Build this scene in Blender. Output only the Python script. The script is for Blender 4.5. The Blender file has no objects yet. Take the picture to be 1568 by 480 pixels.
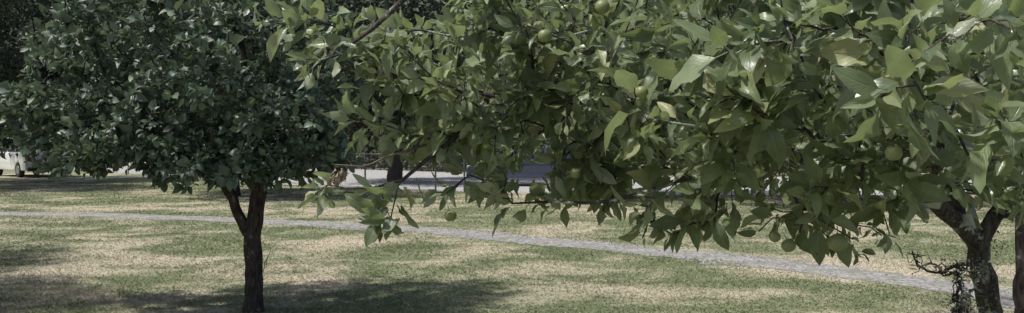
import bpy, math, random
import numpy as np
from mathutils import Vector
R = np.random.default_rng(11)
random.seed(5)
sc = bpy.context.scene
sc.view_settings.view_transform = 'Standard'
sc.view_settings.look = 'None'
sc.view_settings.exposure = 0
sc.view_settings.gamma = 1

# ------------------------------------------------------------------ node helper
class NT:
    def __init__(s, name):
        s.m = bpy.data.materials.new(name); s.m.use_nodes = True
        s.t = s.m.node_tree; s.t.nodes.clear()
        s.out = s.t.nodes.new('ShaderNodeOutputMaterial')
    def n(s, typ, **kw):
        nd = s.t.nodes.new(typ)
        for k, v in kw.items():
            if k.startswith('_'): setattr(nd, k[1:], v)
            else: s.set(nd.inputs[k.replace('__', ' ')], v)
        return nd
    def set(s, sock, v):
        if isinstance(v, bpy.types.NodeSocket): s.t.links.new(v, sock)
        else: sock.default_value = v
    def math(s, op, a, b=0.0, c=0.0, clamp=False):
        nd = s.t.nodes.new('ShaderNodeMath'); nd.operation = op; nd.use_clamp = clamp
        s.set(nd.inputs[0], a); s.set(nd.inputs[1], b); s.set(nd.inputs[2], c)
        return nd.outputs[0]
    def mix(s, f, a, b, mode='MIX'):
        nd = s.t.nodes.new('ShaderNodeMix'); nd.data_type = 'RGBA'; nd.blend_type = mode
        s.set(nd.inputs[0], f)
        s.set(nd.inputs[6], a if isinstance(a, bpy.types.NodeSocket) else (*a, 1))
        s.set(nd.inputs[7], b if isinstance(b, bpy.types.NodeSocket) else (*b, 1))
        return nd.outputs[2]
    def noise(s, scale, detail=4, rough=.55, vec=None, dist=0.0):
        nd = s.t.nodes.new('ShaderNodeTexNoise')
        nd.inputs['Scale'].default_value = scale; nd.inputs['Detail'].default_value = detail
        nd.inputs['Roughness'].default_value = rough; nd.inputs['Distortion'].default_value = dist
        if vec is not None: s.t.links.new(vec, nd.inputs['Vector'])
        return nd.outputs['Fac']
    def ramp(s, f, lo, hi):
        nd = s.t.nodes.new('ShaderNodeMapRange'); nd.interpolation_type = 'SMOOTHSTEP'
        s.set(nd.inputs[0], f); nd.inputs[1].default_value = lo; nd.inputs[2].default_value = hi
        return nd.outputs[0]
    def coord(s): return s.t.nodes.new('ShaderNodeTexCoord').outputs['Object']
    def bump(s, h, strength=.4, dist=.01):
        nd = s.t.nodes.new('ShaderNodeBump'); nd.inputs['Strength'].default_value = strength
        nd.inputs['Distance'].default_value = dist; s.t.links.new(h, nd.inputs['Height'])
        return nd.outputs[0]
    def pbr(s, col, rough=.8, nrm=None, spec=.5, metal=0., out=True):
        p = s.t.nodes.new('ShaderNodeBsdfPrincipled')
        s.set(p.inputs['Base Color'], col if isinstance(col, bpy.types.NodeSocket) else (*col, 1))
        s.set(p.inputs['Roughness'], rough); s.set(p.inputs['Specular IOR Level'], spec)
        s.set(p.inputs['Metallic'], metal)
        if nrm is not None: s.t.links.new(nrm, p.inputs['Normal'])
        if out: s.t.links.new(p.outputs[0], s.out.inputs[0])
        return p

def leaf_mat(name, c1, c2, cy, back, trans_c, trans=.3, rough=.42, veins=True, spec=.5, yellow=.93):
    m = NT(name)
    at = m.n('ShaderNodeVertexColor', _layer_name='tint').outputs[0]
    sep = m.n('ShaderNodeSeparateColor', Color=at)
    r, g, b = sep.outputs[0], sep.outputs[1], sep.outputs[2]
    col = m.mix(r, c1, c2)
    col = m.mix(m.ramp(g, yellow, 1.0), col, cy)
    nrm = None
    if veins:
        nz = m.noise(35, 2, .6, m.coord())
        col = m.mix(m.math('MULTIPLY', m.ramp(nz, .45, .75), .35), col, m.mix(.5, col, cy))
        uv = m.n('ShaderNodeUVMap', _uv_map='UVMap').outputs[0]
        sx = m.n('ShaderNodeSeparateXYZ', Vector=uv)
        au = m.math('ABSOLUTE', m.math('SUBTRACT', sx.outputs[0], .5))
        mid = m.math('SUBTRACT', 1.0, m.ramp(au, .01, .05))
        ph = m.math('MULTIPLY', m.math('SUBTRACT', m.math('MULTIPLY', sx.outputs[1], 8.0), m.math('MULTIPLY', au, 6.0)), 6.283)
        sv = m.ramp(m.math('SINE', ph), .72, 1.0)
        v = m.math('MAXIMUM', mid, m.math('MULTIPLY', sv, .45))
        col = m.mix(m.math('MULTIPLY', v, .55), col, m.mix(.6, col, (.30, .36, .20)))
        h = m.math('ADD', m.math('MULTIPLY', v, -1.0), m.math('MULTIPLY', nz, .6))
        nrm = m.bump(h, .6, .002)
    bf = m.n('ShaderNodeNewGeometry').outputs['Backfacing']
    colb = m.mix(bf, col, m.mix(.65, col, back))
    ro = m.math('ADD', rough, m.math('MULTIPLY', b, .18))
    p = m.pbr(colb, ro, nrm, spec, out=(trans == 0))
    if trans > 0:
        tr = m.n('ShaderNodeBsdfTranslucent', Color=m.mix(.5, col, trans_c))
        mx = m.n('ShaderNodeMixShader'); mx.inputs[0].default_value = trans
        m.t.links.new(p.outputs[0], mx.inputs[1]); m.t.links.new(tr.outputs[0], mx.inputs[2])
        m.t.links.new(mx.outputs[0], m.out.inputs[0])
    return m.m

def bark_mat(name, c1, c2, lichen, amt=.62):
    m = NT(name); co = m.coord()
    mp = m.n('ShaderNodeMapping', Vector=co); mp.inputs['Scale'].default_value = (1, 1, .25)
    n1 = m.noise(45, 6, .65, mp.outputs[0]); n2 = m.noise(9, 5, .6, co); n3 = m.noise(60, 3, .6, co)
    col = m.mix(m.ramp(n1, .35, .65), c1, c2)
    lm = m.ramp(m.math('ADD', n2, m.math('MULTIPLY', n3, .25)), amt + .06, amt + .16)
    col = m.mix(lm, col, lichen)
    m.pbr(col, .92, m.bump(m.math('ADD', n1, m.math('MULTIPLY', lm, .3)), .9, .012), .2)
    return m.m

def link(ob, parent=None):
    sc.collection.objects.link(ob)
    if parent is not None: ob.parent = parent
    return ob
def empty(name, loc=(0, 0, 0)):
    e = bpy.data.objects.new(name, None); e.location = loc; sc.collection.objects.link(e); return e

def mesh_np(name, V, F, mats, mi=None, smooth=True, uv=None, tint=None):
    me = bpy.data.meshes.new(name)
    n, (fm, k) = len(V), F.shape
    me.vertices.add(n); me.vertices.foreach_set('co', np.asarray(V, np.float32).ravel())
    me.loops.add(fm*k); me.loops.foreach_set('vertex_index', F.astype(np.int32).ravel())
    me.polygons.add(fm); me.polygons.foreach_set('loop_start', (np.arange(fm)*k).astype(np.int32))
    me.polygons.foreach_set('use_smooth', np.full(fm, smooth, dtype=bool))
    for m in mats: me.materials.append(m)
    if mi is not None: me.polygons.foreach_set('material_index', mi.astype(np.int32))
    if uv is not None:
        l = me.uv_layers.new(name='UVMap'); l.data.foreach_set('uv', uv[F.ravel()].astype(np.float32).ravel())
    if tint is not None:
        c = me.color_attributes.new('tint', 'FLOAT_COLOR', 'POINT')
        c.data.foreach_set('color', np.c_[tint, np.ones(n)].astype(np.float32).ravel())
    me.update(calc_edges=True); me.validate()
    return me

def nrmz(a): return a/np.maximum(np.linalg.norm(a, axis=-1, keepdims=True), 1e-9)

# ------------------------------------------------------------------ leaves
def leaves(P, D, N, L, W, rows=7, cols=5, droop=None, fold=None, wave=.25, petiole=.28):
    n = len(P)
    D = nrmz(D); N = nrmz(N-(N*D).sum(1, keepdims=True)*D); B = np.cross(N, D)
    t = np.concatenate([[-petiole, 0.0], np.linspace(0, 1, rows)[1:]]) if petiole > 0 else np.linspace(0, 1, rows)
    s = np.linspace(-1, 1, cols)
    T, S = np.meshgrid(t, s, indexing='ij'); T = T.ravel()[None]; S = S.ravel()[None]
    tc = np.clip(T, 0, 1)
    prof = np.sin(np.pi*tc**.82)**.85*(1-.18*tc)
    prof = np.where(T <= 0, .035, np.maximum(prof, .012))
    if droop is None: droop = R.uniform(-.1, 1.4, n)
    if fold is None: fold = R.uniform(.05, .65, n)
    k = np.where(np.abs(droop) < .05, .05, droop)[:, None]
    L_ = L[:, None]; w = prof*(W*L)[:, None]*.5
    side = R.normal(0, .12, n)[:, None]
    x = L_*np.where(T < 0, T, np.sin(k*tc)/k) + petiole*L_
    z = -L_*np.where(T < 0, 0, (1-np.cos(k*tc))/k)
    f = fold[:, None]
    ph = R.uniform(0, 6.28, n)[:, None]; fr = R.uniform(1.2, 2.4, n)[:, None]
    y = S*w*np.cos(f) + side*L_*tc**2
    z = z + np.abs(S)*w*np.sin(f) + wave*w*np.abs(S)*np.sin(fr*6.28*tc+ph+S*1.3)
    tw = R.normal(0, .35, n)[:, None]*tc
    z = z + S*w*np.sin(tw)
    V = P[:, None, :] + D[:, None, :]*x[..., None] + B[:, None, :]*y[..., None] + N[:, None, :]*z[..., None]
    nr = len(t); m = nr*cols
    i, j = np.meshgrid(np.arange(nr-1), np.arange(cols-1), indexing='ij')
    a = (i*cols+j).ravel(); q = np.stack([a, a+cols, a+cols+1, a+1], 1)
    F = (q[None]+(np.arange(n)*m)[:, None, None]).reshape(-1, 4)
    uv = np.stack([np.broadcast_to((S+1)/2, (n, m)), np.broadcast_to(tc, (n, m))], -1).reshape(-1, 2)
    tint = np.repeat(R.random((n, 3)), m, axis=0)
    return V.reshape(-1, 3), F, uv, tint

# ------------------------------------------------------------------ skeleton
class Skel:
    def __init__(s): s.p = []; s.par = []; s.rad = []; s.len = []
    def add(s, p, par, r=0.):
        s.p.append(np.array(p, float)); s.par.append(par); s.rad.append(r)
        s.len.append(0 if par < 0 else s.len[par]+np.linalg.norm(s.p[-1]-s.p[par]))
        return len(s.p)-1
    def poly(s, pts, rads, par=-1, step=.07, jit=.006):
        pts = np.array(pts, float); last = par; ids = []
        n = len(pts)
        for i in range(n-1):
            p0 = pts[max(i-1, 0)]; p1 = pts[i]; p2 = pts[i+1]; p3 = pts[min(i+2, n-1)]
            k = max(2, int(np.linalg.norm(p2-p1)/step))
            for q in range(k):
                if i == 0 and q == 0 and par >= 0: continue
                t = q/k
                c = .5*((2*p1)+(-p0+p2)*t+(2*p0-5*p1+4*p2-p3)*t*t+(-p0+3*p1-3*p2+p3)*t**3)
                last = s.add(c+R.normal(0, jit, 3), last, rads[i]*(1-t)+rads[i+1]*t); ids.append(last)
        last = s.add(pts[-1], last, rads[-1]); ids.append(last)
        return ids
    def grow(s, tips, step=.06, arch=.12, jit=.008, bias=.25):
        ends = []
        cap = len(s.p)+len(tips)*80
        A = np.zeros((cap, 3)); Ln = np.zeros(cap); n = len(s.p)
        A[:n] = np.array(s.p); Ln[:n] = s.len
        root = A[:n].mean(0)
        order = np.argsort(np.linalg.norm(tips-root, axis=1))
        for ti in order:
            tp = tips[ti]
            d = np.linalg.norm(A[:n]-tp, axis=1)
            c = d+bias*Ln[:n]+np.where(d < .05, .3, 0)
            j = int(np.argmin(c)); dist = d[j]
            k = max(2, int(dist/step)); last = j; p0 = A[j]
            off = np.array([0, 0, 1])*arch*dist + R.normal(0, .10*dist, 3)
            for q in range(1, k+1):
                t = q/k
                pt = p0*(1-t)+tp*t+off*4*t*(1-t)+(R.normal(0, jit, 3) if q < k else 0)
                if n >= cap: break
                last = s.add(pt, last); A[n] = pt; Ln[n] = s.len[-1]; n += 1
            ends.append(last)
        return ends
    def radii(s, r0, ex=2.4, cap=None):
        n = len(s.p); acc = np.zeros(n)
        r = np.array(s.rad)
        for i in range(n-1, -1, -1):
            if acc[i] == 0: acc[i] = r0**ex
            if s.par[i] >= 0: acc[s.par[i]] += acc[i]
        rr = acc**(1/ex)
        if cap: rr = np.minimum(rr, cap)
        s.R = np.where(r > 0, np.maximum(r, 0.0), rr)
        for i in range(n):
            if s.par[i] >= 0: s.R[i] = min(s.R[i], s.R[s.par[i]])
        return s.R
    def mesh(s, sides=6, bumpy=.06):
        P = np.array(s.p); par = np.array(s.par); r = s.R; n = len(P)
        main = np.full(n, -1)
        for i in range(n):
            q = par[i]
            if q >= 0 and (main[q] < 0 or r[i] > r[main[q]]): main[q] = i
        din = np.zeros((n, 3)); h = par >= 0; din[h] = P[h]-P[par[h]]
        dout = np.zeros((n, 3)); h2 = main >= 0; dout[h2] = P[main[h2]]-P[h2]
        T = nrmz(nrmz(din)+nrmz(dout)); T[~h] = nrmz(dout[~h])
        idx = np.where(h)[0]
        side = idx[main[par[idx]] != idx]
        RP = np.concatenate([P, P[par[side]]]); RT = np.concatenate([T, nrmz(P[side]-P[par[side]])])
        RR = np.concatenate([r, np.minimum(r[side]*1.25, r[par[side]])])
        start = par.copy(); start[side] = n+np.arange(len(side))
        ref = np.array([.13, .98, .08]); U = nrmz(np.cross(RT, ref)); W = np.cross(RT, U)
        a = np.arange(sides)/sides*2*np.pi
        mod = 1+bumpy*np.sin(a[None]*3+RP[:, 2:3]*9)+bumpy*.7*np.sin(a[None]*2-RP[:, 2:3]*23+1)
        V = RP[:, None]+(U[:, None]*np.cos(a)[None, :, None]+W[:, None]*np.sin(a)[None, :, None])*(RR[:, None]*mod)[..., None]
        k = np.arange(sides); k2 = (k+1) % sides
        A = start[idx][:, None]*sides; B = idx[:, None]*sides
        F = np.stack([A+k, A+k2, B+k2, B+k], -1).reshape(-1, 4)
        return V.reshape(-1, 3), F

def in_ell(c, r, n, shell=.33):
    d = nrmz(R.normal(size=(n, 3))); u = R.random((n, 1))**shell
    return np.array(c)+d*u*np.array(r)

def shoot_leaves(S, ends, per, L0, Lv, back=.14, up=.45, spread=1.0, droop_dir=.0):
    P, D, N, L = [], [], [], []
    for e in ends:
        chain = [e]; ln = 0
        while ln < back and S.par[chain[-1]] >= 0:
            q = S.par[chain[-1]]; ln += np.linalg.norm(S.p[q]-S.p[chain[-1]]); chain.append(q)
        pts = np.array([S.p[c] for c in chain]); ax = nrmz(pts[0]-pts[-1])
        m = per+R.integers(-2, 3)
        ph = R.uniform(0, 6.28); sz = R.uniform(.68, 1.28)
        a = nrmz(np.cross(ax, [.2, .3, 1])); b = np.cross(ax, a)
        for i in range(m):
            f = (i/m)**1.4*(len(pts)-1); i0 = int(f); w = f-i0
            p = pts[i0]*(1-w)+pts[min(i0+1, len(pts)-1)]*w
            ang = ph+i*2.4
            rad = a*math.cos(ang)+b*math.sin(ang)
            op = R.uniform(.25, .8) if i < 3 else R.uniform(.7, 1.3)
            d = ax*math.cos(op)+rad*math.sin(op)*spread+np.array([0, 0, R.normal(.05, .25)-droop_dir])
            d /= np.linalg.norm(d)
            nn = np.array([0, 0, up])+ax*.35+R.normal(0, .38, 3)
            P.append(p); D.append(d); N.append(nn)
            L.append(L0*sz*(1+R.normal(0, Lv))*(.72 if i < 2 else 1))
    return np.array(P), np.array(D), np.array(N), np.clip(np.array(L), L0*.35, L0*1.6)

# ------------------------------------------------------------------ materials
M_leafR = leaf_mat('apple_leaf', (.066, .094, .044), (.195, .240, .128), (.33, .34, .17), (.34, .37, .28), (.34, .42, .13), .33, .27, yellow=.88, spec=.6)
M_leafL = leaf_mat('shade_tree_leaf', (.040, .068, .046), (.135, .185, .125), (.18, .22, .13), (.18, .22, .16), (.13, .19, .07), .22, .42, veins=False)
M_leafB = leaf_mat('distant_leaf_shaded', (.022, .033, .020), (.070, .090, .054), (.09, .11, .06), (.06, .07, .05), (.09, .12, .04), 0, .6, veins=False, spec=.3)  # shade among the far trees is put into these dark leaf colours
M_dead = leaf_mat('dead_leaf', (.16, .12, .095), (.28, .23, .185), (.3, .22, .15), (.25, .2, .15), (.3, .18, .08), .2, .7, veins=False)
M_barkR = bark_mat('apple_bark', (.026, .022, .020), (.085, .075, .067), (.36, .38, .33), .58)
M_barkL = bark_mat('dark_bark', (.022, .017, .015), (.070, .056, .050), (.16, .16, .14), .66)

# ------------------------------------------------------------------ camera
cam = bpy.data.cameras.new('camera'); co = bpy.data.objects.new('camera', cam); sc.collection.objects.link(co)
co.location = (0, 0, 1.6); co.rotation_euler = (math.radians(89.0), 0, 0)
cam.sensor_width = 36; cam.angle = math.radians(62); cam.clip_end = 1500; cam.clip_start = .05
sc.camera = co

# ------------------------------------------------------------------ light
EL, AZ = math.radians(60), math.radians(-112)   # azimuth from +Y toward +X
sv = Vector((math.sin(AZ)*math.cos(EL), math.cos(AZ)*math.cos(EL), math.sin(EL)))
sun = bpy.data.lights.new('sun', 'SUN'); sun.energy = 5.0; sun.angle = math.radians(1.8); sun.color = (1, .97, .92)
so = bpy.data.objects.new('sun', sun); sc.collection.objects.link(so)
so.rotation_euler = sv.to_track_quat('Z', 'Y').to_euler(); so.location = (0, 0, 30)
w = bpy.data.worlds.new('World'); sc.world = w; w.use_nodes = True
nt = w.node_tree; bg = nt.nodes['Background']
sky = nt.nodes.new('ShaderNodeTexSky'); sky.sky_type = 'NISHITA'; sky.sun_disc = False
sky.sun_elevation = EL; sky.sun_rotation = AZ; sky.dust_density = 3.0; sky.air_density = .8
nt.links.new(sky.outputs[0], bg.inputs[0]); bg.inputs[1].default_value = .15

# ------------------------------------------------------------------ ground
def lawn_cols(m, c):
    big = m.noise(.30, 4, .6, c, .8)
    mp = m.n('ShaderNodeMapping', Vector=c); mp.inputs['Scale'].default_value = (.9, 1.15, 1); mp.inputs['Location'].default_value = (3.1, 1.7, 0)
    mid = m.noise(.9, 6, .68, mp.outputs[0], .5)
    dry = m.ramp(m.math('ADD', m.math('MULTIPLY', big, .6), m.math('MULTIPLY', mid, .5)), .50, .66)
    return big, mid, dry
m = NT('lawn'); c = m.coord()
big, mid, dry = lawn_cols(m, c)
fine = m.noise(28, 4, .7, c); tiny = m.noise(140, 2, .7, c)
g = m.mix(m.ramp(mid, .35, .62), (.100, .124, .060), (.185, .198, .112))
g = m.mix(m.math('MULTIPLY', dry, .9), g, (.42, .37, .275))
g = m.mix(m.math('MULTIPLY', m.ramp(fine, .35, .75), .3), g, m.mix(.5, g, (.05, .06, .035)))
g = m.mix(m.math('MULTIPLY', m.ramp(tiny, .5, .8), .3), g, (.28, .27, .18))
m.pbr(g, .95, m.bump(m.math('ADD', fine, m.math('MULTIPLY', tiny, .5)), .4, .02), .15)
M_lawn = m.m
V = np.array([[-600, -60, 0], [600, -60, 0], [600, 900, 0], [-600, 900, 0]]); me = mesh_np('ground', V, np.array([[0, 1, 2, 3]]), [M_lawn], smooth=False)
link(bpy.data.objects.new('lawn_ground', me))

def strip(name, ctr, width, mat, z, rag=.06, step=.12):
    ctr = np.array(ctr, float); pts = []
    for i in range(len(ctr)-1):
        p0 = ctr[max(i-1, 0)]; p1 = ctr[i]; p2 = ctr[i+1]; p3 = ctr[min(i+2, len(ctr)-1)]
        k = max(2, int(np.linalg.norm(p2-p1)/step))
        for q in range(k):
            t = q/k; pts.append(.5*((2*p1)+(-p0+p2)*t+(2*p0-5*p1+4*p2-p3)*t*t+(-p0+3*p1-3*p2+p3)*t**3))
    pts = np.array(pts); d = nrmz(np.gradient(pts, axis=0)); nn = np.c_[-d[:, 1], d[:, 0]]
    n = len(pts)
    def wob(): 
        a = R.normal(0, 1, n); b = np.convolve(a, np.ones(9)/9, 'same')*1.6
        return (a*.35+b)*rag
    A = pts+nn*(width/2+wob())[:, None]; B = pts-nn*(width/2+wob())[:, None]
    V = np.concatenate([np.c_[A, np.full(n, z)], np.c_[B, np.full(n, z)]])
    i = np.arange(n-1); F = np.stack([i+n, i+n+1, i+1, i], 1)
    link(bpy.data.objects.new(name, mesh_np(name, V, F, [mat], smooth=False)))
    return pts
m = NT('gravel'); c = m.coord()
v = m.n('ShaderNodeTexVoronoi', Vector=c); v.inputs['Scale'].default_value = 22
n1 = m.noise(3, 5, .7, c)
g = m.mix(v.outputs['Color'], (.11, .107, .105), (.38, .37, .36))
g = m.mix(m.ramp(n1, .42, .70), g, (.17, .17, .12))
m.pbr(g, .9, m.bump(v.outputs['Distance'], .8, .02), .3); M_gravel = m.m
PATH = [(-40, 22.5), (-25, 21), (-11.3, 18.9), (-6.6, 17.7), (-2.2, 15.7), (1.17, 13.15), (3.5, 11.1), (4.75, 9.35), (5.4, 7.6), (5.9, 5), (6.2, 1), (6.3, -6)]
pp = strip('gravel_path', PATH, .92, M_gravel, .004, .10)
m = NT('pale_asphalt'); c = m.coord()
n1 = m.noise(1.2, 5, .6, c); n2 = m.noise(60, 3, .7, c)
g = m.mix(n1, (.34, .335, .325), (.46, .45, .44)); g = m.mix(m.math('MULTIPLY', n2, .4), g, (.28, .28, .27))
m.pbr(g, .85, m.bump(n2, .4, .01), .3); M_lot = m.m
LOT = [(-80, 76), (-48, 71), (-27, 57), (-14, 46.5), (-1, 34), (10, 32), (26, 34.5), (60, 41)]
strip('car_park_road', LOT, 13, M_lot, .006, .05, .5)

def grass(n, y0, y1, h, name):
    y = y0*(y1/y0)**R.random(n)
    x = R.uniform(-.66, .66, n)*y
    clump = np.sin(x*2.1+np.sin(y*1.3)*2)+np.sin(y*2.7+x*.7)
    dmin = np.full(n, 9.)
    for q in pp[::3]:
        dmin = np.minimum(dmin, np.hypot(x-q[0], y-q[1]))
    keep = dmin > .38+R.normal(0, .09, n)
    lot_edge = np.interp(x, [-80, -30, -16, -5, 0, 10, 26, 60], [66, 53, 40, 30, 26, 25, 27, 34])
    keep &= y < lot_edge
    x, y, clump = x[keep], y[keep], clump[keep]; n = len(x)
    hh = h*(.6+.7*R.random(n))*(1+.18*clump)*(1+y*.01); a = R.uniform(0, 6.28, n); wd = .003+y*.0006
    bx, by = np.cos(a)*wd, np.sin(a)*wd; lx, ly = R.normal(0, 1.1, n)*hh, R.normal(0, 1.1, n)*hh
    V = np.stack([np.c_[x-bx, y-by, np.zeros(n)], np.c_[x+bx, y+by, np.zeros(n)], np.c_[x+lx, y+ly, hh]], 1).reshape(-1, 3)
    F = np.arange(3*n).reshape(-1, 3)
    tint = np.repeat(R.random((n, 3)), 3, axis=0)
    m = NT('grass_blade')
    at = m.n('ShaderNodeVertexColor', _layer_name='tint').outputs[0]; sp = m.n('ShaderNodeSeparateColor', Color=at)
    c = m.coord(); big, mid, dry = lawn_cols(m, c)
    g = m.mix(sp.outputs[0], (.11, .138, .065), (.215, .24, .13))
    g = m.mix(m.math('MULTIPLY', dry, .88), g, (.46, .41, .31))
    g = m.mix(m.ramp(sp.outputs[1], .90, .95), g, (.40, .36, .26))
    p = m.pbr(g, .6, None, .25, out=False); tr = m.n('ShaderNodeBsdfTranslucent', Color=g); mx = m.n('ShaderNodeMixShader'); mx.inputs[0].default_value = .35
    m.t.links.new(p.outputs[0], mx.inputs[1]); m.t.links.new(tr.outputs[0], mx.inputs[2]); m.t.links.new(mx.outputs[0], m.out.inputs[0])
    link(bpy.data.objects.new(name, mesh_np(name, V, F, [m.m], smooth=False, tint=tint)))
grass(200000, 6.6, 34, .018, 'lawn_grass')

# fallen leaves
n = 420; y = R.uniform(7, 16, n); x = R.uniform(-.65, .5, n)*y
V, F, uv, tt = leaves(np.c_[x, y, np.full(n, .02)], np.c_[R.normal(size=(n, 2)), R.normal(0, .1, n)], np.c_[R.normal(0, .3, (n, 2)), np.ones(n)], R.uniform(.03, .06, n), np.full(n, .55), 4, 3, petiole=0)
link(bpy.data.objects.new('fallen_leaves', mesh_np('fallen_leaves', V, F, [M_dead], uv=uv, tint=tt)))

# ------------------------------------------------------------------ right apple tree
rt = empty('apple_tree', (1.95, 3.4, 0)); off = np.array([1.95, 3.4, 0])
S = Skel()
trunk = S.poly([(1.98, 3.4, -.05), (1.96, 3.4, .5), (1.91, 3.4, .95), (1.81, 3.36, 1.25), (1.66, 3.3, 1.5), (1.5, 3.2, 1.85), (1.45, 3.15, 2.3)], [.070, .050, .047, .045, .040, .032, .02], step=.05)
def near(p):
    A = np.array(S.p); return int(np.argmin(np.linalg.norm(A-np.array(p), axis=1)))
def limb(p, pts, r):
    j = near(p); S.poly([S.p[j]]+pts, r, j)
limb((1.82, 3.37, 1.2), [(1.4, 3.1, 1.5), (.95, 2.95, 1.66), (.45, 2.85, 1.72), (0, 2.8, 1.74), (-.35, 2.78, 1.8), (-.62, 2.8, 1.92)], [.034, .028, .022, .016, .012, .008, .004])
limb((1.6, 3.27, 1.6), [(1.3, 2.7, 1.75), (1.05, 2.2, 1.80), (.85, 1.85, 1.78), (.78, 1.65, 1.74)], [.03, .022, .015, .01, .004])
limb((1.5, 3.2, 1.85), [(1.1, 3.1, 2.15), (.6, 2.9, 2.25), (.1, 2.4, 2.2), (-.22, 2.22, 2.02), (-.42, 2.25, 1.86)], [.03, .024, .018, .014, .009, .005])
limb((1.66, 3.3, 1.5), [(1.5, 3.7, 1.8), (1.2, 4.1, 2.0), (.7, 4.3, 2.1)], [.03, .022, .015, .006])
limb((1.82, 3.37, 1.2), [(2.1, 3.3, 1.6), (2.5, 3.2, 1.9)], [.035, .025, .01])
limb((.95, 2.95, 1.66), [(.6, 2.7, 1.5), (.3, 2.7, 1.42), (.0, 2.75, 1.40)], [.012, .010, .006, .003])
limb((0, 2.8, 1.74), [(-.2, 2.75, 1.6), (-.36, 2.72, 1.48), (-.54, 2.75, 1.45)], [.010, .008, .006, .003])
clumps = [  # centre, radii, leaves per m3
 ((-.56, 2.8, 1.92), (.22, .22, .12), 4600), ((-.70, 2.7, 1.97), (.12, .12, .06), 5000), ((-.44, 2.8, 1.74), (.17, .2, .13), 4800), ((-.38, 2.75, 1.60), (.13, .16, .08), 4200), ((-.53, 2.8, 1.41), (.16, .12, .05), 9500), ((-.42, 2.75, 1.36), (.07, .07, .05), 9000),
 ((-.17, 2.7, 1.88), (.30, .38, .24), 4600), ((-.15, 2.8, 1.60), (.20, .3, .13), 5000), ((-.14, 2.75, 1.41), (.12, .12, .06), 6000),
 ((.14, 2.8, 1.95), (.40, .45, .30), 4000), ((.21, 2.9, 1.66), (.30, .4, .20), 4800), ((.05, 2.9, 1.49), (.20, .25, .08), 6500), ((.30, 2.9, 1.45), (.18, .25, .09), 6000), ((.12, 2.8, 1.41), (.10, .15, .05), 6500),
 ((.47, 2.35, 1.84), (.33, .33, .26), 3400), ((.55, 2.7, 1.58), (.35, .4, .18), 4600), ((.45, 2.8, 1.36), (.13, .2, .11), 5400), ((.72, 2.8, 1.38), (.22, .2, .08), 5600),
 ((.79, 2.2, 1.86), (.35, .35, .27), 3400), ((.93, 2.6, 1.58), (.35, .4, .20), 4400), ((1.08, 2.75, 1.36), (.22, .25, .12), 5600),
 ((1.05, 2.0, 1.82), (.32, .3, .27), 3300), ((1.28, 2.5, 1.60), (.35, .4, .20), 4200), ((1.5, 2.7, 1.45), (.22, .3, .08), 3400), ((1.9, 3.2, 1.46), (.3, .4, .13), 3000),
 ((.86, 1.62, 1.75), (.20, .16, .12), 3000), ((.50, 1.88, 1.78), (.16, .16, .10), 3000), ((1.0, 1.72, 1.62), (.14, .14, .09), 3000),
 ((1.2, 3.8, 1.88), (1.1, .8, .5), 2500), ((.2, 3.5, 1.92), (.6, .5, .40), 2700), ((1.2, 3.1, 2.6), (1.5, 1.0, .40), 420), ((2.4, 3.2, 1.9), (.7, .8, .45), 1200)]
tips = []
PER = 9
for c_, r_, dn in clumps:
    vol = 4.19*r_[0]*r_[1]*r_[2]
    tips.append(in_ell(c_, r_, max(3, int(vol*dn/PER)), .36))
tips = np.concatenate(tips)
gp = np.sin(tips[:, 0]*13+1.3)*np.sin(tips[:, 2]*15+.5)*np.sin(tips[:, 1]*7); tips = tips[(gp > -.38) | (tips[:, 2] < 1.48)]
ends = S.grow(tips, .05, .10, .008, .30)
S.radii(.0021, 2.2, .024)
V, F = S.mesh(6)
link(bpy.data.objects.new('trunk_and_branches', mesh_np('apple_branches', V-off, F, [M_barkR])), rt)
P, D, N, L = shoot_leaves(S, ends, PER, .072, .24, .13, .32)
L = np.where(P[:, 1] < 2.3, L*1.15, L)
nearm = P[:, 1] < 3.1
for nm, msk, rw, cl in (('foliage', nearm, 7, 5), ('inner_foliage', ~nearm, 4, 3)):
    V, F, uv, tt = leaves(P[msk], D[msk], N[msk], L[msk], R.uniform(.40, .60, msk.sum()), rw, cl)
    link(bpy.data.objects.new(nm, mesh_np(nm, V-off, F, [M_leafR], uv=uv, tint=tt)), rt)
NL = len(P)

apples = np.array([(.85, 2.08, 1.835, .018), (.86, 1.92, 1.575, .018), (.92, 2.40, 1.315, .026), (.80, 2.46, 1.30, .020), (.76, 2.46, 1.325, .016), (.09, 2.34, 1.89, .019),
 (.238, 2.25, 1.955, .019), (-.326, 2.72, 1.555, .016), (.327, 2.15, 1.725, .016), (-.195, 2.70, 1.365, .019), (.2, 2.7, 1.5, .017), (.62, 2.3, 1.62, .017), (1.3, 3.6, 1.7, .026)])
m = NT('green_apple'); c = m.coord()
nz = m.noise(6, 3, .5, c); sp_ = m.n('ShaderNodeTexVoronoi', Vector=c); sp_.inputs['Scale'].default_value = 160
g = m.mix(nz, (.11, .13, .05), (.20, .215, .09)); g = m.mix(m.math('SUBTRACT', 1, m.ramp(sp_.outputs['Distance'], .1, .25)), g, (.26, .28, .17))
m.pbr(g, .45, None, .4); M_apple = m.m
u_, v_ = np.meshgrid(np.linspace(0, 2*np.pi, 21)[:-1], np.linspace(0, np.pi, 15), indexing='ij')
rr = 1-.32*np.exp(-(v_/.33)**2)-.16*np.exp(-((np.pi-v_)/.3)**2)
AV = np.stack([rr*np.sin(v_)*np.cos(u_)*1.04, rr*np.sin(v_)*np.sin(u_)*1.04, rr*np.cos(v_)], -1).reshape(-1, 3)
i, j = np.meshgrid(np.arange(20), np.arange(14), indexing='ij'); i = i.ravel(); j = j.ravel(); i2 = (i+1) % 20
AF = np.stack([i*15+j, i*15+j+1, i2*15+j+1, i2*15+j], 1)
k = np.arange(6)*np.pi/3
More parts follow.
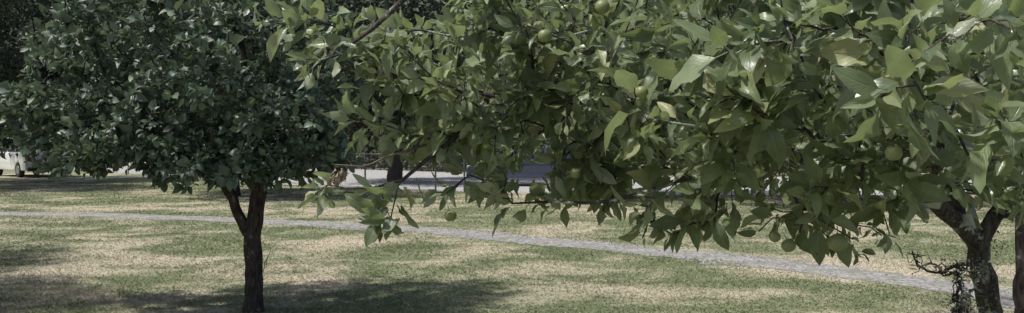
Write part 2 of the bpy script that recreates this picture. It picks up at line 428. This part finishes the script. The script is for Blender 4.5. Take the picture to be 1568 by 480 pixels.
SV = np.concatenate([np.c_[np.cos(k)*.06, np.sin(k)*.06, np.full(6, .6)], np.c_[np.cos(k)*.05+.15, np.sin(k)*.05, np.full(6, 1.9)]])
kk = np.arange(6); SF = np.stack([kk, (kk+1) % 6, (kk+1) % 6+6, kk+6], 1)
ame = mesh_np('apple', np.concatenate([AV, SV]), np.concatenate([AF, SF+len(AV)]), [M_apple, M_barkR], np.r_[np.zeros(len(AF)), np.ones(6)])
for a in apples:
    o = link(bpy.data.objects.new('apple', ame), rt); o.location = a[:3]-off; o.scale = (a[3],)*3; o.rotation_euler = (R.normal(0, .25), R.normal(0, .25), R.uniform(0, 6))

# lichen tufts & dead twigs on the trunk
m = NT('lichen'); g = m.mix(m.noise(50, 3, .6, m.coord()), (.08, .09, .065), (.30, .32, .26)); m.pbr(g, .95, None, .1); M_lich = m.m
S2 = Skel()
S2.poly([(1.86, 3.36, 1.12), (1.72, 3.25, 1.13), (1.60, 3.2, 1.10), (1.50, 3.15, 1.14), (1.46, 3.1, 1.2)], [.010, .007, .005, .004, .003], step=.03)
S2.poly([(1.70, 3.24, 1.13), (1.68, 3.2, 1.02), (1.70, 3.2, .93), (1.69, 3.18, .80)], [.005, .005, .004, .003], step=.03)
S2.poly([(1.89, 3.35, 1.0), (1.78, 3.3, 1.02), (1.74, 3.28, .95), (1.745, 3.28, .78)], [.006, .005, .004, .003], step=.03)
tp = np.concatenate([in_ell((1.70, 3.2, 1.12), (.10, .06, .05), 50), in_ell((1.69, 3.2, .98), (.05, .05, .10), 50), in_ell((1.74, 3.28, .93), (.05, .05, .10), 50), in_ell((1.50, 3.15, 1.15), (.09, .05, .05), 16)])
S2.grow(tp, .015, -.15, .004, .1); S2.radii(.0015, 2.6, .004)
V, F = S2.mesh(5); link(bpy.data.objects.new('dead_twigs', mesh_np('dead_twigs', V-off, F, [M_barkR])), rt)
P2 = np.concatenate([tp[R.integers(0, len(tp)-16, 750)]+R.normal(0, .011, (750, 3)), np.c_[1.88+R.normal(0, .03, 200), np.full(200, 3.352)+R.normal(0, .008, 200), R.uniform(.8, 1.25, 200)]])
V, F, uv, tt = leaves(P2, R.normal(size=(len(P2), 3)), R.normal(size=(len(P2), 3)), R.uniform(.006, .016, len(P2)), np.full(len(P2), .8), 3, 3, petiole=0)
link(bpy.data.objects.new('lichen', mesh_np('lichen', V-off, F, [M_lich])), rt)
S3 = Skel(); S3.poly([(-.25, 2.75, 1.60), (-.36, 2.66, 1.56), (-.46, 2.62, 1.525), (-.54, 2.6, 1.53)], [.004, .0035, .003, .002], step=.03, jit=.003)
S3.radii(.002); V, F = S3.mesh(6); link(bpy.data.objects.new('bare_twig', mesh_np('bare_twig', V-off, F, [M_dead])), rt)
n = 24; P3 = in_ell((-.53, 2.6, 1.51), (.03, .03, .02), n)
V, F, uv, tt = leaves(P3, np.c_[R.normal(0, .45, (n, 2)), R.uniform(-1.4, -.5, n)], R.normal(size=(n, 3)), R.uniform(.02, .042, n), np.full(n, .45), 6, 5, R.uniform(1, 3, n), R.uniform(.6, 1.3, n), .5)
link(bpy.data.objects.new('dead_leaves', mesh_np('dead_leaves', V-off, F, [M_dead], uv=uv, tint=tt)), rt)

# ------------------------------------------------------------------ left tree
lt = empty('shade_tree', (-2.43, 8, 0)); offL = np.array([-2.43, 8, 0])
S = Skel()
S.poly([(-2.43, 8, -.06), (-2.43, 8, .06), (-2.43, 8, .3), (-2.44, 8, .7), (-2.40, 8, 1.0), (-2.37, 8, 1.35), (-2.45, 8.05, 2.0), (-2.7, 8.1, 3.0)], [.125, .095, .082, .085, .074, .062, .045, .02], step=.06, jit=.004)
limb((-2.44, 8, .66), [(-2.56, 7.96, .93), (-2.66, 7.9, 1.2), (-2.95, 7.8, 1.6), (-3.4, 7.7, 1.9), (-3.9, 7.8, 2.0)], [.05, .05, .043, .034, .024, .01])
limb((-2.38, 8, 1.1), [(-2.5, 7.9, 1.35), (-2.75, 8.2, 1.9), (-3.1, 8.8, 2.4)], [.045, .04, .03, .01])
limb((-2.37, 8, 1.3), [(-2.1, 7.8, 1.6), (-1.85, 7.6, 2.0)], [.04, .025, .01])
limb((-2.66, 7.9, 1.2), [(-3.2, 8.0, 1.4), (-3.9, 8.0, 1.5), (-4.5, 8.2, 1.62)], [.03, .025, .018, .008])
cl = [((-2.9, 8, 2.35), (1.5, 1.4, .95), 3800, .22), ((-3.9, 7.8, 1.85), (.8, .8, .45), 1300, .3), ((-2.25, 7.6, 1.80), (.75, .7, .48), 1500, .3), ((-3.0, 8.2, 3.3), (1.4, 1.3, .8), 1300, .2),
      ((-4.45, 8.3, 1.60), (.55, .5, .25), 560, .33), ((-2.75, 7.5, 1.40), (.55, .5, .20), 760, .33), ((-3.4, 7.4, 1.56), (.6, .5, .22), 600, .33), ((-1.75, 7.9, 1.48), (.35, .5, .24), 520, .33), ((-2.1, 7.4, 1.33), (.3, .3, .13), 300, .33), ((-3.9, 7.6, 1.40), (.3, .3, .10), 160, .33),
      ((-2.3, 8.3, 2.3), (1.0, .8, .8), 1400, .33), ((-3.8, 8.4, 2.6), (.9, .8, .5), 900, .3), ((-4.6, 8.0, 1.9), (.5, .5, .3), 420, .33)]
tips = np.concatenate([in_ell(c_, r_, int(n_/5.2), s_) for c_, r_, n_, s_ in cl])
nzv = np.sin(tips[:, 0]*4.6+1)*np.sin(tips[:, 2]*6.3)*np.sin(tips[:, 1]*4.4+2); tips = tips[nzv > -.20]
ends = S.grow(tips, .09, .06, .012, .28); S.radii(.0026, 2.3, .035)
V, F = S.mesh(9, .05); link(bpy.data.objects.new('trunk_and_branches', mesh_np('left_branches', V-offL, F, [M_barkL])), lt)
P, D, N, L = shoot_leaves(S, ends, 11, .080, .22, .26, .30)
V, F, uv, tt = leaves(P, D, N, L, R.uniform(.60, .82, len(P)), 4, 3, petiole=.25)
link(bpy.data.objects.new('foliage', mesh_np('foliage_left', V-offL, F, [M_leafL], uv=uv, tint=tt)), lt)
S4 = Skel(); S4.poly([(-2.36, 7.93, .28), (-2.30, 7.9, .42), (-2.24, 7.9, .62)], [.006, .004, .002], step=.05); S4.poly([(-2.30, 7.9, .42), (-2.27, 7.9, .55)], [.003, .002], step=.05)
S4.radii(.002); V, F = S4.mesh(5); link(bpy.data.objects.new('side_shoot', mesh_np('side_shoot', V-offL, F, [M_barkL])), lt)

# second apple tree at the right
rt2 = empty('apple_tree', (4.22, 7, 0)); o2 = np.array([4.22, 7, 0]); S = Skel()
S.poly([(4.22, 7, -.05), (4.2, 7, .6), (4.2, 7, 1.2), (4.3, 7.1, 2.0)], [.075, .052, .05, .03], step=.08)
tips = np.concatenate([in_ell((4.3, 7.2, 2.3), (1.6, 1.3, .75), 320, .3), in_ell((3.4, 7, 1.75), (.9, .7, .35), 120, .3)])
ends = S.grow(tips, .1, .08, .012, .28); S.radii(.003, 2.3, .035); V, F = S.mesh(8)
link(bpy.data.objects.new('trunk_and_branches', mesh_np('b2', V-o2, F, [M_barkL])), rt2)
P, D, N, L = shoot_leaves(S, ends, 11, .07, .22, .26, .5); V, F, uv, tt = leaves(P, D, N, L, R.uniform(.5, .7, len(P)), 4, 3)
link(bpy.data.objects.new('foliage', mesh_np('f2', V-o2, F, [M_leafR], uv=uv, tint=tt)), rt2)

# ------------------------------------------------------------------ background trees
def far_tree(name, H, rad, z0, nleaf, ls):
    S = Skel(); S.poly([(0, 0, -.1), (R.normal(0, .15), 0, H*.3), (0, R.normal(0, .2), H*.6), (0, 0, H*.85)], [H*.03, H*.02, H*.013, .03], step=.5, jit=.03)
    cs = []
    for i in range(26):
        u = R.random(); zz = z0+(H-z0)*(.08+.85*u); rr = rad*math.sin(math.pi*(.18+.70*u))*.75; a = R.uniform(0, 6.28); q = R.uniform(.5, 1)
        cs.append(((math.cos(a)*rr*q, math.sin(a)*rr*q, zz), (R.uniform(.22, .4)*rad, R.uniform(.22, .4)*rad, R.uniform(.13, .24)*rad)))
    tp = np.concatenate([in_ell(c_, r_, 14, .3) for c_, r_ in cs]); S.grow(tp, .6, .05, .05, .25); S.radii(.012, 2.3, .2)
    V1, F1 = S.mesh(6)
    P = np.concatenate([in_ell(c_, r_, nleaf//26, .28) for c_, r_ in cs]); n = len(P)
    D = R.normal(size=(n, 3)); D[:, 2] -= .2; N = R.normal(0, .6, (n, 3)); N[:, 2] += .7
    V, F, uv, tt = leaves(P, D, N, R.uniform(.6, 1.3, n)*ls, np.full(n, .7), 3, 3, petiole=0)
    VV = np.concatenate([V1, V]); FF = np.concatenate([F1, F+len(V1)])
    return mesh_np(name, VV, FF, [M_barkL, M_leafB], np.r_[np.zeros(len(F1)), np.ones(len(F))], tint=np.concatenate([np.zeros((len(V1), 3)), tt]), uv=np.concatenate([np.zeros((len(V1), 2)), uv]))
ft = [far_tree('broadleaf_a', 8.5, 4.6, 1.3, 16000, .20), far_tree('broadleaf_b', 12, 5.6, 1.6, 17000, .27), far_tree('broadleaf_c', 7, 3.6, 1.1, 13000, .18)]
spots = [(-8.2, 25, 0, .95), (2.2, 24.5, 2, 1.2), (-4.6, 33.5, 1, .9), (7.2, 21.5, 0, .9), (14, 22, 2, 1.1), (-21, 34, 1, 1.0), (-19.5, 27.5, 0, 1.0),
         (-8.4, 7.0, 2, .86), (-10.6, 9.6, 2, .9)]  # these two stand out of view at left, added to shade the lawn
for x, y, k_, s_ in spots:
    o = link(bpy.data.objects.new('broadleaf_tree', ft[k_])); o.location = (x, y, 0); o.scale = (s_,)*3; o.rotation_euler = (0, 0, R.uniform(0, 6))
dw = empty('distant_trees')
row = [(-62, 82), (-52, 86), (-44, 80), (-36, 76), (-29, 71), (-22, 66), (-15.5, 60), (-9, 54), (-3, 49), (4, 46), (11, 46), (18, 47), (26, 49), (34, 52), (43, 57), (-40, 92), (-26, 84), (-14, 74), (-2, 64), (10, 62), (22, 64), (36, 70), (-50, 98), (-70, 96)]
for i, (x, y) in enumerate(row):
    o = link(bpy.data.objects.new('tree_%d' % i, ft[[1, 1, 0][i % 3]]), dw); o.location = (x, y, 0); s_ = R.uniform(1.05, 1.4)+(.5 if i > 14 else 0); o.scale = (s_,)*3; o.rotation_euler = (0, 0, R.uniform(0, 6))
nx, ny = 110, 24; X, Y = np.meshgrid(np.linspace(-300, 300, nx), np.linspace(98, 280, ny), indexing='ij')
Z = np.clip((Y-98)/50, 0, 1)**.6*40+np.sin(X*.11)*2+np.sin(X*.37+Y*.2)*1.2+R.normal(0, .8, X.shape)-2
i, j = np.meshgrid(np.arange(nx-1), np.arange(ny-1), indexing='ij'); a = (i*ny+j).ravel()
m = NT('woodland'); c = m.coord(); g = m.mix(m.ramp(m.noise(.8, 6, .7, c), .35, .65), (.012, .018, .010), (.035, .046, .025)); m.pbr(g, .95, m.bump(m.noise(.9, 5, .7, c), 1., 1.5), .1)
link(bpy.data.objects.new('backdrop_hill', mesh_np('hill', np.stack([X, Y, Z], -1).reshape(-1, 3), np.stack([a, a+ny, a+ny+1, a+1], 1), [m.m])))  # added dark mound, keeps bright sky out of gaps between the trees
# hedge along the far side of the car park
HC = [(-60, 80), (-44, 75), (-24, 62), (-10, 50.5), (0, 41.5), (10, 40), (26, 42), (50, 48)]
hp = []
for (x0, y0), (x1, y1) in zip(HC[:-1], HC[1:]):
    n = int(math.hypot(x1-x0, y1-y0)*150); t = R.random(n); hp.append(np.c_[x0+(x1-x0)*t, y0+(y1-y0)*t, np.zeros(n)])
hp = np.concatenate(hp); n = len(hp); hp[:, 0] += R.normal(0, .35, n); hp[:, 1] += R.normal(0, .35, n); hp[:, 2] = R.random(n)**.8*(2.0+.35*np.sin(hp[:, 0]*.9)+.2*np.sin(hp[:, 0]*2.3))
V, F, uv, tt = leaves(hp, R.normal(size=(n, 3)), R.normal(0, .6, (n, 3))+[0, 0, .5], R.uniform(.15, .35, n), np.full(n, .7), 3, 3, petiole=0)
link(bpy.data.objects.new('hedge', mesh_np('hedge', V, F, [M_leafB], uv=uv, tint=tt)))

# ------------------------------------------------------------------ chain-link fence
m = NT('galvanised_steel'); m.pbr(m.mix(m.noise(20, 3, .5, m.coord()), (.09, .09, .09), (.17, .17, .165)), .5, None, .5, .5); M_steel = m.m
FV, FF_ = [], []
def bar(a, b, r, n=6):
    a = np.array(a, float); b = np.array(b, float); t = nrmz(b-a); u = nrmz(np.cross(t, [.31, .2, .93] if abs(t[2]) < .9 else [1, 0, 0])); w_ = np.cross(t, u)
    base = len(FV); 
    for p in (a, b):
        for q in range(n): FV.append(p+(u*math.cos(q/n*6.283)+w_*math.sin(q/n*6.283))*r)
    for q in range(n): FF_.append([base+q, base+(q+1) % n, base+n+(q+1) % n, base+n+q])
fl = [(-44, 62), (-30, 51.5), (-17.5, 40.5), (-5, 29.0), (-1.5, 26.8), (10, 25), (24, 27)]
for (x0, y0), (x1, y1) in zip(fl[:-1], fl[1:]):
    ln = math.hypot(x1-x0, y1-y0); dx, dy = (x1-x0)/ln, (y1-y0)/ln
    bar((x0, y0, 1.18), (x1, y1, 1.18), .016); k = 0
    while k*3 < ln: bar((x0+dx*3*k, y0+dy*3*k, 0), (x0+dx*3*k, y0+dy*3*k, 1.24), .028, 8); k += 1
    s_ = -1.1
    while s_ < ln:
        for sg in (0, 1):
            a0, a1 = max(s_, 0), min(s_+1.1, ln)
            if a1 <= a0: continue
            za = .04+(a0-s_); zb = .04+(a1-s_)
            if sg: za, zb = 1.18-za, 1.18-zb
            bar((x0+dx*a0, y0+dy*a0, za), (x0+dx*a1, y0+dy*a1, zb), .003, 3)
        s_ += .09
link(bpy.data.objects.new('chain_link_fence', mesh_np('fence', np.array(FV), np.array(FF_), [M_steel], smooth=False)))

# ------------------------------------------------------------------ cars
def simple(name, c, r, spec=.5, metal=0., coat=0.):
    m = NT(name); p = m.pbr(m.mix(m.noise(8, 2, .5, m.coord()), tuple(x*.92 for x in c), c), r, None, spec, metal); p.inputs['Coat Weight'].default_value = coat; p.inputs['Coat Roughness'].default_value = .05; return m.m
M_glass = simple('car_glass', (.02, .025, .03), .06, .8); M_tyre = simple('tyre', (.02, .02, .02), .85); M_rim = simple('alloy_rim', (.45, .45, .46), .3, .5, .9)
M_trim = simple('black_trim', (.03, .03, .03), .5); M_lampf = simple('headlamp', (.7, .7, .7), .1); M_lampr = simple('tail_lamp', (.35, .02, .02), .2)
def car(name, paint, loc, rot, prof, roofrange, width):
    e = empty(name, loc); e.rotation_euler = (0, 0, rot)
    def ext(nm, poly, w0, w1, zt, mat, bev=.03):
        bm_v = []; n = len(poly)
        for sgn in (-1, 1):
            for x, z in poly: bm_v.append((x, sgn*(w0 if z < zt else w1)/2, z))
        fs = [[i, (i+1) % n, n+(i+1) % n, n+i] for i in range(n)]+[list(range(n))[::-1], list(range(n, 2*n))]
        me = bpy.data.meshes.new(nm); me.from_pydata(bm_v, [], fs); me.materials.append(mat); me.update()
        o = link(bpy.data.objects.new(nm, me), e)
        b = o.modifiers.new('b', 'BEVEL'); b.width = bev; b.segments = 3; b.limit_method = 'ANGLE'; b.angle_limit = math.radians(25)
        for p in me.polygons: p.use_smooth = True
        return o
    wx = [prof[0][0]+.85, prof[1][0]-.95]
    low = [(prof[0][0], .32)]
    for xc in wx:
        for k in range(9):
            a = math.pi-math.pi*k/8; low.append((xc+.38*math.cos(a), .30+.38*math.sin(a)))
    low.append((prof[1][0], .32)); up = prof[2:]
    ext('body', low+up, width, width, 9, paint, .05)
    g = roofrange; ext('cabin', g, width-.06, width-.42, g[0][1]+.15, paint, .04)
    zb, ztp = g[0][1]+.06, max(z for _, z in g)-.09
    for sgn in (-1, 1):
        xs0, xs1 = g[0][0]+.28, g[-1][0]-.35; xt0 = min(x for x, z in g if z > ztp)+.12; xt1 = max(x for x, z in g if z > ztp)-.12
        for f0, f1 in ((0, .31), (.34, .66), (.69, 1)):
            vs = []
            for fx, zz in ((f0, zb), (f1, zb), (f1, ztp), (f0, ztp)):
                t = (zz-g[0][1])/(max(z for _, z in g)-g[0][1]); x = (xs0+(xs1-xs0)*fx)*(1-t)+(xt0+(xt1-xt0)*fx)*t
                vs.append((x, sgn*((width-.06)/2*(1-t)+(width-.42)/2*t+.012), zz))
            me = bpy.data.meshes.new('window'); me.from_pydata(vs, [], [[0, 1, 2, 3]]); me.materials.append(M_glass); link(bpy.data.objects.new('side_window', me), e)
    for (xa, za), (xb, zb_), sg in ((g[0], g[1], -1), (g[-1], g[-2], 1)):
        vs = []
        for t, wd in ((.12, width-.16), (.9, width-.5)):
            for s2 in (-1, 1): vs.append((xa+(xb-xa)*t+sg*.014, s2*wd/2, za+(zb_-za)*t+.008))
        me = bpy.data.meshes.new('screen'); me.from_pydata(vs, [], [[0, 1, 3, 2]]); me.materials.append(M_glass); link(bpy.data.objects.new('windscreen', me), e)
    for xc in wx:
        for sgn in (-1, 1):
            for nm, r_, d_, mt in (('tyre', .33, .2, M_tyre), ('rim', .21, .215, M_rim)):
                n = 28; vs = []; 
                for yy, q in ((-d_/2, .94), (-d_/2+.02, 1), (d_/2-.02, 1), (d_/2, .94)):
                    for k in range(n): vs.append((xc+r_*q*math.cos(k/n*6.283), sgn*(width/2-.11)+yy, .33+r_*q*math.sin(k/n*6.283)))
                fs = [[r2*n+k, r2*n+(k+1) % n, (r2+1)*n+(k+1) % n, (r2+1)*n+k] for r2 in range(3) for k in range(n)]+[list(range(n)), list(range(3*n, 4*n))]
                me = bpy.data.meshes.new(nm); me.from_pydata(vs, [], fs); me.materials.append(mt); link(bpy.data.objects.new(nm, me), e)
    def boxp(nm, x0, x1, y0, y1, z0, z1, mt):
        vs = [(x, y, z) for x in (x0, x1) for y in (y0, y1) for z in (z0, z1)]
        me = bpy.data.meshes.new(nm); me.from_pydata(vs, [], [[0, 1, 3, 2], [4, 6, 7, 5], [0, 4, 5, 1], [2, 3, 7, 6], [0, 2, 6, 4], [1, 5, 7, 3]]); me.materials.append(mt)
        o = link(bpy.data.objects.new(nm, me), e); b = o.modifiers.new('b', 'BEVEL'); b.width = .02; b.segments = 2
    xf, xr = prof[0][0], prof[1][0]
    boxp('front_bumper', xf-.04, xf+.1, -width/2+.1, width/2-.1, .28, .46, M_trim); boxp('rear_bumper', xr-.1, xr+.04, -width/2+.1, width/2-.1, .28, .46, M_trim)
    for s2 in (-1, 1):
        y0 = s2*(width/2-.27)
        boxp('headlamp', xf-.02, xf+.1, y0-.17, y0+.17, .62, .74, M_lampf); boxp('tail_lamp', xr-.1, xr+.02, y0-.16, y0+.16, .72, .9, M_lampr)
        boxp('mirror', g[0][0]+.35, g[0][0]+.5, s2*(width/2+.02)-.08, s2*(width/2+.02)+.08, g[0][1]+.05, g[0][1]+.2, M_trim)
    return e
sedan_p = [(-2.2, .3), (2.2, .3), (2.2, .9), (1.95, .98), (1.5, .98), (-1.0, .95), (-1.9, .82), (-2.18, .68)]
sedan_g = [(-1.15, .93), (-.35, 1.42), (.1, 1.47), (.8, 1.45), (1.75, .97)]
suv_p = [(-2.3, .3), (2.3, .3), (2.3, 1.05), (2.2, 1.1), (-1.15, 1.1), (-2.1, 1.02), (-2.28, .85)]
suv_g = [(-1.3, 1.08), (-.6, 1.78), (.2, 1.84), (1.9, 1.8), (2.22, 1.08)]
P_w = simple('white_paint', (.75, .75, .74), .3, .5, 0, 1); P_b = simple('blue_paint', (.015, .028, .08), .3, .5, .2, 1)
car('parked_suv', P_w, (-22.4, 39.5, 0.006), math.radians(-42), suv_p, suv_g, 1.85)
car('parked_car', P_b, (.7, 31.0, 0.006), math.radians(-12), sedan_p, sedan_g, 1.78)
car('parked_car', P_w, (-20.5, 50.5, 0.006), math.radians(-40), sedan_p, sedan_g, 1.78)
print('LEAVES', NL)
